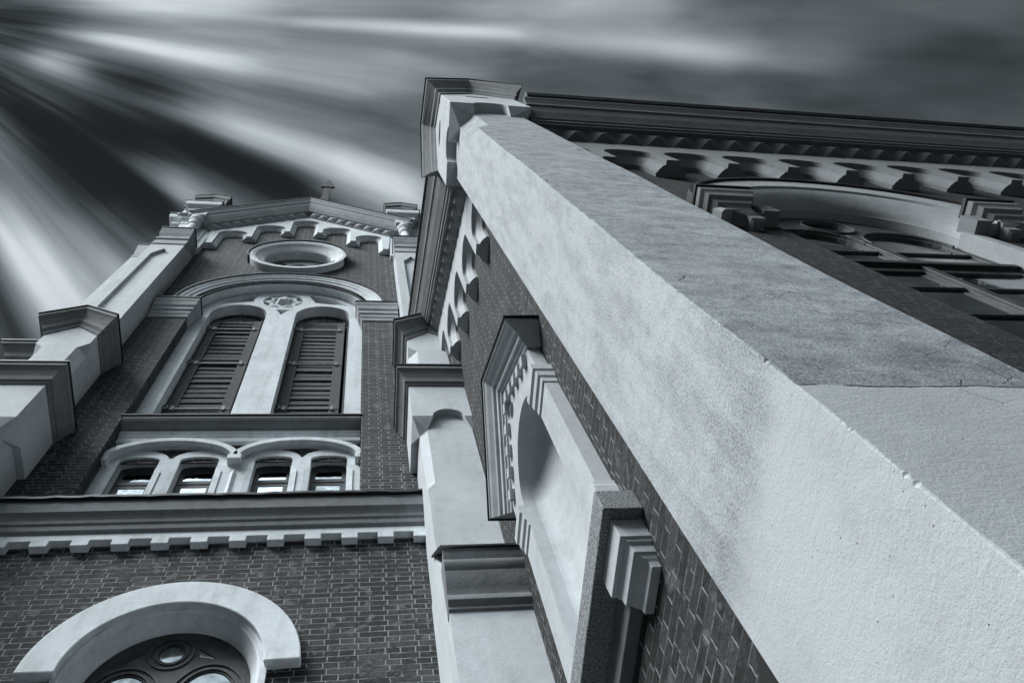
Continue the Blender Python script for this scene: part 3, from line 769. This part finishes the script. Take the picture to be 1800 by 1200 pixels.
# gable wall and long wall
mb = MB(G)
NC = 2.80
mb.prism([(.98, -1.6), (5.3, -1.6), (5.3, 13.6), (.98, 9.2)], -.45, 0, [[(NC - .48, 3.40), (NC + .48, 3.40), (NC + .48, 5.25)] + arc(NC, 5.25, .48, .49, 0, 180, 24)[1:-1] + [(NC - .48, 5.25)]])
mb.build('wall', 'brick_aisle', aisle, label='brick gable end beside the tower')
WX, WZ = 3.45, 5.2
mb = MB(A)
hole = [(WX + .72, 1.2), (WX + .72, WZ - .15)] + arc(WX, WZ, .80, .83, 0, 180, 36) + [(WX - .72, WZ - .15), (WX - .72, 1.2)]
mb.prism([(1.77, -1.6), (14, -1.6), (14, 8.7), (1.77, 8.7)], -.45, 0, [hole])
mb.build('wall', 'brick_shade', aisle, label='long brick wall under the dark eaves')
MB(A).box(1.8, 14, -1.6, 8.9, -1.4, -1.35).build('inner_partition', 'dark', aisle)

# gable: arch frieze, studs, cornice
gz = lambda a: a * SL + 7.90
kb = [(2.05 + .634 * k, 8.50 + .652 * k) for k in range(-2, 5)]
arch_frieze(G, kb, .30, (.62, .24), gz, 1.35, 4.6, 'plaster_aisle', aisle, .045)
p = [(1.37, gz(1.37)), (4.6, gz(4.6))]
studs(G, p, 0, .20, .145, .25, 16, 'plaster_cap', aisle)
mb = MB(G)
KS = math.hypot(1, SL)
mb.loft([[(a, gz(a) + o * KS, c) for o, c in CPROF] for a in (1.385, 4.6)])
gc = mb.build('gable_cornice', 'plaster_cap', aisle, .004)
mb = MB(G); mb.loft([[(a, gz(a) + o * KS, c) for o, c in ((.795, .2), (.795, .545), (.825, .545), (.85, .2))] for a in (1.385, 4.6)]); mb.build('flashing', 'flash', gc)
# eaves on the long side
kb = [(2.72 + .592 * k, 7.08) for k in range(-2, 14)]
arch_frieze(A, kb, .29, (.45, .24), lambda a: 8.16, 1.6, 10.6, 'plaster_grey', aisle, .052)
p2 = [(1.66, 8.15), (12, 8.15)]
studs(A, p2, 0, .22, .145, .255, 36, 'plaster_shade', aisle)
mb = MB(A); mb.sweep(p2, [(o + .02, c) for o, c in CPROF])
ec = mb.build('eaves_cornice', 'plaster_shade', aisle, .004)
mb = MB(A); rings = []; rr = random.Random(5)
for i in range(90):
    a = 1.7 + 10.3 * i / 89; d = rr.uniform(-.006, .006)
    rings.append([(a, 8.96 + d, .47), (a, 8.97 + d, .535), (a, 9.03, .56), (a, 9.13 + d, .555), (a, 9.13, .44), (a, 9.06, .3)])
mb.loft(rings)
gu = mb.build('gutter', 'flash', ec)
for a in (6.05, 7.4, 8.6):
    m2 = MB(A); m2.box(a, a + .02, 9.0, 9.22, .535, .55); m2.box(a, a + .02, 9.2, 9.22, .51, .55); m2.build('gutter_hook', 'iron', gu)
mb = MB(G)
rz = lambda a: 9.10 + 1.15 * (a - .44)
mb.prism([(.50, rz(.50)), (5.2, rz(5.2)), (5.2, rz(5.2) - .12), (.50, rz(.50) - .06)], -12.7, -.42)
mb.prism([(1.45, gz(1.45) + 1.15), (5.2, gz(5.2) + 1.15), (5.2, gz(5.2) + 1.0), (1.45, gz(1.45) + 1.0)], -.42, .40)
mb.build('roof', 'roof', aisle)

# arched window in the long wall
mb = MB(A)
mb.sweep(arc(WX, WZ, .72, .76, 192, -12, 48), [(.0, -.12), (.0, -.045), (.012, -.03), (.015, -.015), (.05, .02), (.10, .055), (.16, .08), (.20, .088), (.215, .088), (.22, .105), (.44, .11), (.46, .09), (.46, -.004)])
aw = mb.build('arch_moulding', 'plaster_arch', aisle, 0, True)
for s in (1,):
    MB(A).box(*sorted((WX + s * .695, WX + s * .80)), 1.25, 5.06, -.112, .012).build('jamb', 'plaster_arch', aw, .004)
mb = MB(A); mb.sweep(arc(WX, WZ, .72, .76, 180, 0, 48), [(.455, .0), (.455, .13), (.49, .13), (.505, 0)]); mb.build('flashing', 'flash', aw)
for s in (-1, 1):
    mb = MB(A)
    q = [(.85, 1.23, .20, 5.27), (.85, 1.23, .20, 5.20), (.87, 1.21, .185, 5.17), (.88, 1.20, .175, 5.12), (.90, 1.18, .15, 5.10), (.92, 1.16, .14, 5.05), (.94, 1.13, .12, 5.03), (.93, 1.06, .095, 4.96), (.90, 1.0, .08, 4.93), (.90, 1.0, .08, 4.86), (.91, .99, .06, 4.84)]
    mb.loft([ring4(WX + s * x0, WX + s * x1, -.01, c, b) for x0, x1, c, b in q])
    mb.box(*sorted((WX + s * .74, WX + s * .86)), 4.98, 5.16, -.01, .11)
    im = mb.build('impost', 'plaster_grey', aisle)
    MB(A).loft([ring4(WX + s * .84, WX + s * 1.24, -.01, .215, 5.268), ring4(WX + s * .84, WX + s * 1.24, -.01, .215, 5.30), ring4(WX + s * .9, WX + s * 1.2, -.01, .05, 5.36)]).build('flashing', 'flash', im)
mb = MB(A)
o_ = [(WX + .73, 1.2)] + arc(WX, WZ, .73, .77, 0, 180, 36) + [(WX - .73, 1.2)]
hs = []
for s in (-1, 1):
    hs.append([(WX + s * .035, 4.55), (WX + s * .64, 4.55)] + (arc(WX + s * .345, 5.05, .295, .34, 0, 180, 14) if s > 0 else arc(WX - .345, 5.05, .295, .34, 180, 0, 14)))
    hs.append([(WX + s * .035, 3.0), (WX + s * .64, 3.0), (WX + s * .64, 4.36), (WX + s * .05, 4.36)])
    hs.append([(WX + s * .035, 1.3), (WX + s * .64, 1.3), (WX + s * .64, 2.9), (WX + s * .05, 2.9)])
hs.append(arc(WX, 5.60, .17, .19, 0, 360, 24)[:-1])
mb.prism(o_, -.16, -.112, hs)
mb.sweep(arc(WX, 5.60, .19, .21, 0, 360, 28)[:-1], [(-.008, -.115), (-.008, -.095), (.008, -.095), (.008, -.115)], True)
for s in (-1, 1):
    mb.sweep(arc(WX + s * .345, 5.05, .32, .37, 180, 0, 20), [(-.008, -.115), (-.008, -.09), (.008, -.09), (.008, -.115)])
    for z in (4.85, 3.5, 4.0, 2.4): mb.box(*sorted((WX + s * .05, WX + s * .64)), z - .010, z + .010, -.15, -.108)
mb.box(WX - .03, WX + .03, 1.3, 5.3, -.12, -.095)
aw = mb.build('window', 'frame', aisle, .004, label='dim tall arched window behind the pier')
MB(A).box(WX - .69, WX + .69, 4.445, 4.50, -.12, -.08).build('transom', 'dark', aw)  # darker than the frame: soffit shadow put into the colour
MB(A).prism([(WX + .73, 1.25)] + arc(WX, WZ, .725, .765, 0, 180, 30) + [(WX - .73, 1.25)], -.130, -.124).build('pane', 'aglass', aw)

# --- blind gabled niche on the gable wall
def niche():
    mb = MB(G)
    hw, jw = .69, .435
    body = [(NC - hw, 3.38), (NC - jw, 3.38), (NC - jw, 5.24)] + arc(NC, 5.25, jw, .45, 180, 0, 30)[1:-1] + [(NC + jw, 5.24), (NC + jw, 3.38), (NC + hw, 3.38), (NC + hw, 5.72), (NC, 6.38), (NC - hw, 5.72)]
    hole = [(NC + .075 * cos(2 * PI * i / 20), 6.02 + .075 * sin(2 * PI * i / 20)) for i in range(20)]
    mb.prism(body, .004, .10, [hole])
    # the hollow: half-oval in plan, domed head
    n_ = 20; rings = []
    for b in (3.36, 5.25): rings.append([(NC + jw * cos(PI * i / n_), b, .006 - .15 * sin(PI * i / n_)) for i in range(n_ + 1)])
    for k in range(1, 11):
        e = k / 10 * PI / 2 * .985; rings.append([(NC + jw * cos(e) * cos(PI * i / n_), 5.25 + .45 * sin(e), .006 - .15 * cos(e) * sin(PI * i / n_)) for i in range(n_ + 1)])
    P_ = [p for r in rings for p in r]; m_ = n_ + 1
    mb.add(P_, [(k * m_ + j, k * m_ + j + 1, (k + 1) * m_ + j + 1, (k + 1) * m_ + j) for k in range(len(rings) - 1) for j in range(n_)])
    mb.box(NC - hw + .02, NC + hw - .02, 3.36, 3.42, -.34, .006)
    n = mb.build('blind_niche', 'plaster_aisle', aisle, 0, True, label='plaster niche with a small gable and a blind arch')
    # impost mouldings
    for s in (-1, 1):
        m2 = MB(G); st = ((0, 4.99), (.012, 5.0), (.014, 5.06), (.03, 5.08), (.034, 5.15), (.05, 5.17), (.052, 5.25), (0, 5.26))
        m2.loft([ring4(NC + s * (jw + .001), NC + s * (hw + o * .6), .003, .10 + o, b) for o, b in st])
        m2.build('impost', 'plaster_aisle', n)
        m3 = MB(G); st = ((0, 3.35), (.03, 3.36), (.03, 3.58), (.022, 3.6), (.02, 3.64), (0, 3.66))
        m3.loft([ring4(NC + s * (jw - .0), NC + s * (hw + o * .6), .003, .10 + o, b) for o, b in st]); m3.build('base', 'plaster_aisle', n)
    # gable cornice
    zc = 5.62; tip = zc + .72
    path = [(NC - .715, zc), (NC, tip), (NC + .715, zc)]
    m2 = MB(G)
    m2.sweep(path, [(.0, .0), (.0, .115), (.03, .118), (.035, .135), (.06, .14), (.065, .16), (.12, .165), (.125, .19), (.145, .20), (.18, .235), (.205, .25), (.21, .26), (.235, .262), (.235, .0)])
    pc = m2.build('pediment', 'plaster_aisle', n)
    m2 = MB(G); m2.sweep([(NC - .725, zc - .01), (NC, tip), (NC + .725, zc - .01)], [(.232, .0), (.232, .275), (.25, .275), (.26, 0)]); m2.build('flashing', 'flash', pc)
    d = Vector((.715, .72)).normalized(); nr = Vector((-d.y, d.x))
    for s in (-1, 1):
        for k in range(5):
            t_ = .12 + .185 * k
            c_ = Vector((-.715, 0)) + d * t_ - nr * .075
            m3 = MB(G)
            a_, b_ = d * .042, nr * .042
            pts = [c_ - a_ - b_, c_ + a_ - b_, c_ + a_ + b_, c_ - a_ + b_]
            pl = [(NC - s * (-1) * q.x if s > 0 else NC + q.x, zc + q.y) for q in pts] if False else [(NC + (q.x if s < 0 else -q.x), zc + q.y) for q in pts]
            m3.prism(pl, .095, .14)
            m3.build('dentil', 'plaster_aisle', pc)
niche()
# granite slab and the corbel below it
gs = MB(G); gs.box(1.99, 3.72, 3.19, 3.355, .0, .20); gs.build('granite_slab', 'granite', aisle, .006, label='rough granite slab under the niche')
def console(y0, y1):
    mb = MB(G)
    mb.loft([ring4(y0 + i, y1 - i * .6, .0, c, b) for b, c, i in ((2.885, .045, .055), (2.922, .05, .05), (2.938, .070, .042), (2.962, .086, .036), (2.965, .107, .028), (3.018, .113, .025), (3.026, .122, .012), (3.044, .126, .01), (3.05, .150, .0), (3.188, .156, .0))])
    mb.build('console', 'plaster_aisle', aisle, .004)
console(2.05, 2.39); console(3.28, 3.62)
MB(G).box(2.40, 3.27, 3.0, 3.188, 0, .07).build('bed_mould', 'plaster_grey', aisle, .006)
hd = MB(G); hd.prism([(1.2, .3), (1.99, .3)] + arc(1.6, 1.75, .39, .34, 0, 180, 16), -.0, .012); hd.build('opening_plate', 'dark', aisle, label='dark arched plate standing for an opening low in the brick')  # flat dark plate drawn in place of an opening's dark depth

# --- corner pier
PX, PY, PW = .934, .644, .644
F = Fr((PX + PW / 2, PY + .325, 0), (1, 0, 0), (0, 0, 1), (0, -1, 0))     # c from pier centre outward to the camera side
def pier():
    hx, hy = PW / 2, .325
    rnd = random.Random(11)
    bm = bmesh.new()
    # ring of plan points, fine near the visible edge, with chips broken out of it
    zs = []; z = -1.6
    while z < .7: zs.append(z); z += .25
    while z < 2.6: zs.append(z); z += .006
    while z < 4.6: zs.append(z); z += .012
    while z < 6.9: zs.append(z); z += .03
    zs += [6.9, 7.0]
    chips = [(rnd.uniform(.75, 5), rnd.uniform(.004, .014), rnd.uniform(.003, .007) if rnd.random() < .9 else rnd.uniform(.007, .011)) for _ in range(120)]
    chips += [(1.62, .014, .009), (1.66, .010, .012), (1.60, .006, .009)]
    def cut(z):
        base = .0035 + (.0015 * sin(z * 37) + rnd.uniform(0, .0016)) * (z < 6.85)
        for cz, cw, cd_ in chips: base = max(base, cd_ * max(0, 1 - ((z - cz) / cw) ** 2))
        return base
    rings = []
    for z in zs:
        k = cut(z)
        wv = (.003 * sin(z * 1.7) + .002 * sin(z * 4.1 + 1)) * min(1, max(0, (6.9 - z) / .6))
        plan = [(-hx, -hy), (-hx, hy - .04), (-hx, hy - k * 1.0), (-hx + k * .4, hy - k * .35), (-hx + k * 1.1, hy), (-hx + .04, hy), (hx - .02, hy), (hx - .003, hy - .0), (hx, hy - .003), (hx, -hy)]
        rings.append([(a, z, c + (wv if c > 0 else 0)) for a, c in plan])
    mb = MB(F); mb.loft(rings)
    # chamfered upper part
    ch = .135
    seq = [(7.0, .0035), (7.05, .0036), (7.38, ch), (8.62, ch)]
    mb.loft([[(-hx, b, -hy), (-hx, b, hy - c), (-hx + c, b, hy), (hx - .003, b, hy), (hx, b, hy - .003), (hx, b, -hy)] for b, c in seq])
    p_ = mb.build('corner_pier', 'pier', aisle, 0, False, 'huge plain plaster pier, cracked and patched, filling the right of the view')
    # head: overhanging block with arched cuts on both visible sides
    oh = .10; b0, b1 = 8.56, 9.72; ap = 10.22
    mb = MB(F); HW = hx + oh; HY = hy + oh
    def gab(half): return [(half + oh, b1), (0, ap), (-half - oh, b1)]
    ey = [(0 + .15 * cos(2 * PI * i / 20), 9.62 + .10 * sin(2 * PI * i / 20)) for i in range(20)]
    mb.prism([(-HW, b0), (-.175, b0)] + arc(0, b0, .175, .22, 180, 0, 18)[1:-1] + [(.175, b0), (HW, b0)] + gab(hx), hy - .004, HY, [ey])
    mb.prism([(-HW, b0), (HW, b0)] + gab(hx), -HY, -hy + .004)
    f2 = Fr(F(0, 0, 0), (0, -1, 0), (0, 0, 1), (-1, 0, 0))
    sv = mb.f; mb.f = f2
    ey2 = [(q[0], q[1]) for q in ey]
    h2 = hy - .006
    mb.prism([(-h2, b0), (-.175, b0)] + arc(0, b0, .175, .22, 180, 0, 18)[1:-1] + [(.175, b0), (h2, b0), (h2, b1 + (ap - b1) * .22), (0, ap - .004), (-h2, b1 + (ap - b1) * .22)], hx - .004, HW, [ey2])
    mb.prism([(-h2, b0), (h2, b0), (h2, b1), (0, ap - .004), (-h2, b1)], -HW, -hx + .004)
    mb.f = sv
    mb.box(-hx + .004, hx - .004, b0 + .02, b1, -hy + .004, hy - .004)
    hd = mb.build('head', 'plaster_aisle', p_, .005)
    for q in (-1, 1):
        mb = MB(F); corbel(mb, hx, hy, oh, b0, .135, .175, .16, (q,), .30); mb.build('corbel', 'plaster_aisle', hd)
        mb = MB(Fr(F(0, 0, 0), (1, 0, 0), (0, 0, 1), (0, 1, 0))); corbel(mb, hx, hy, oh, b0, .01, .175, .02, (q,), .14); mb.build('corbel', 'plaster_aisle', hd)
    # four-gabled cap
    def g4(o, be, ba):
        X, Y = hx + oh + o, hy + oh + o
        return [(-X, be, -Y), (0, ba, -Y), (X, be, -Y), (X, ba, 0), (X, be, Y), (0, ba, Y), (-X, be, Y), (-X, ba, 0)]
    mb = MB(F)
    mb.loft([g4(o, be, ba) for o, be, ba in ((-.006, 9.64, 10.20), (.015, 9.66, 10.23), (.02, 9.74, 10.31), (.05, 9.78, 10.36), (.055, 9.86, 10.44), (.095, 9.92, 10.52), (.13, 9.97, 10.58), (.14, 9.98, 10.6), (.145, 10.07, 10.70), (-.1, 10.1, 10.8))], False, False)
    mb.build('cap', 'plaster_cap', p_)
    mb = MB(F); mb.loft([g4(o, be, ba) for o, be, ba in ((.143, 10.06, 10.69), (.160, 10.06, 10.69), (.160, 10.095, 10.725), (.05, 10.12, 10.80), (-.2, 10.3, 10.95))], False, False)
    mb.build('flashing', 'flash', p_)
pier()
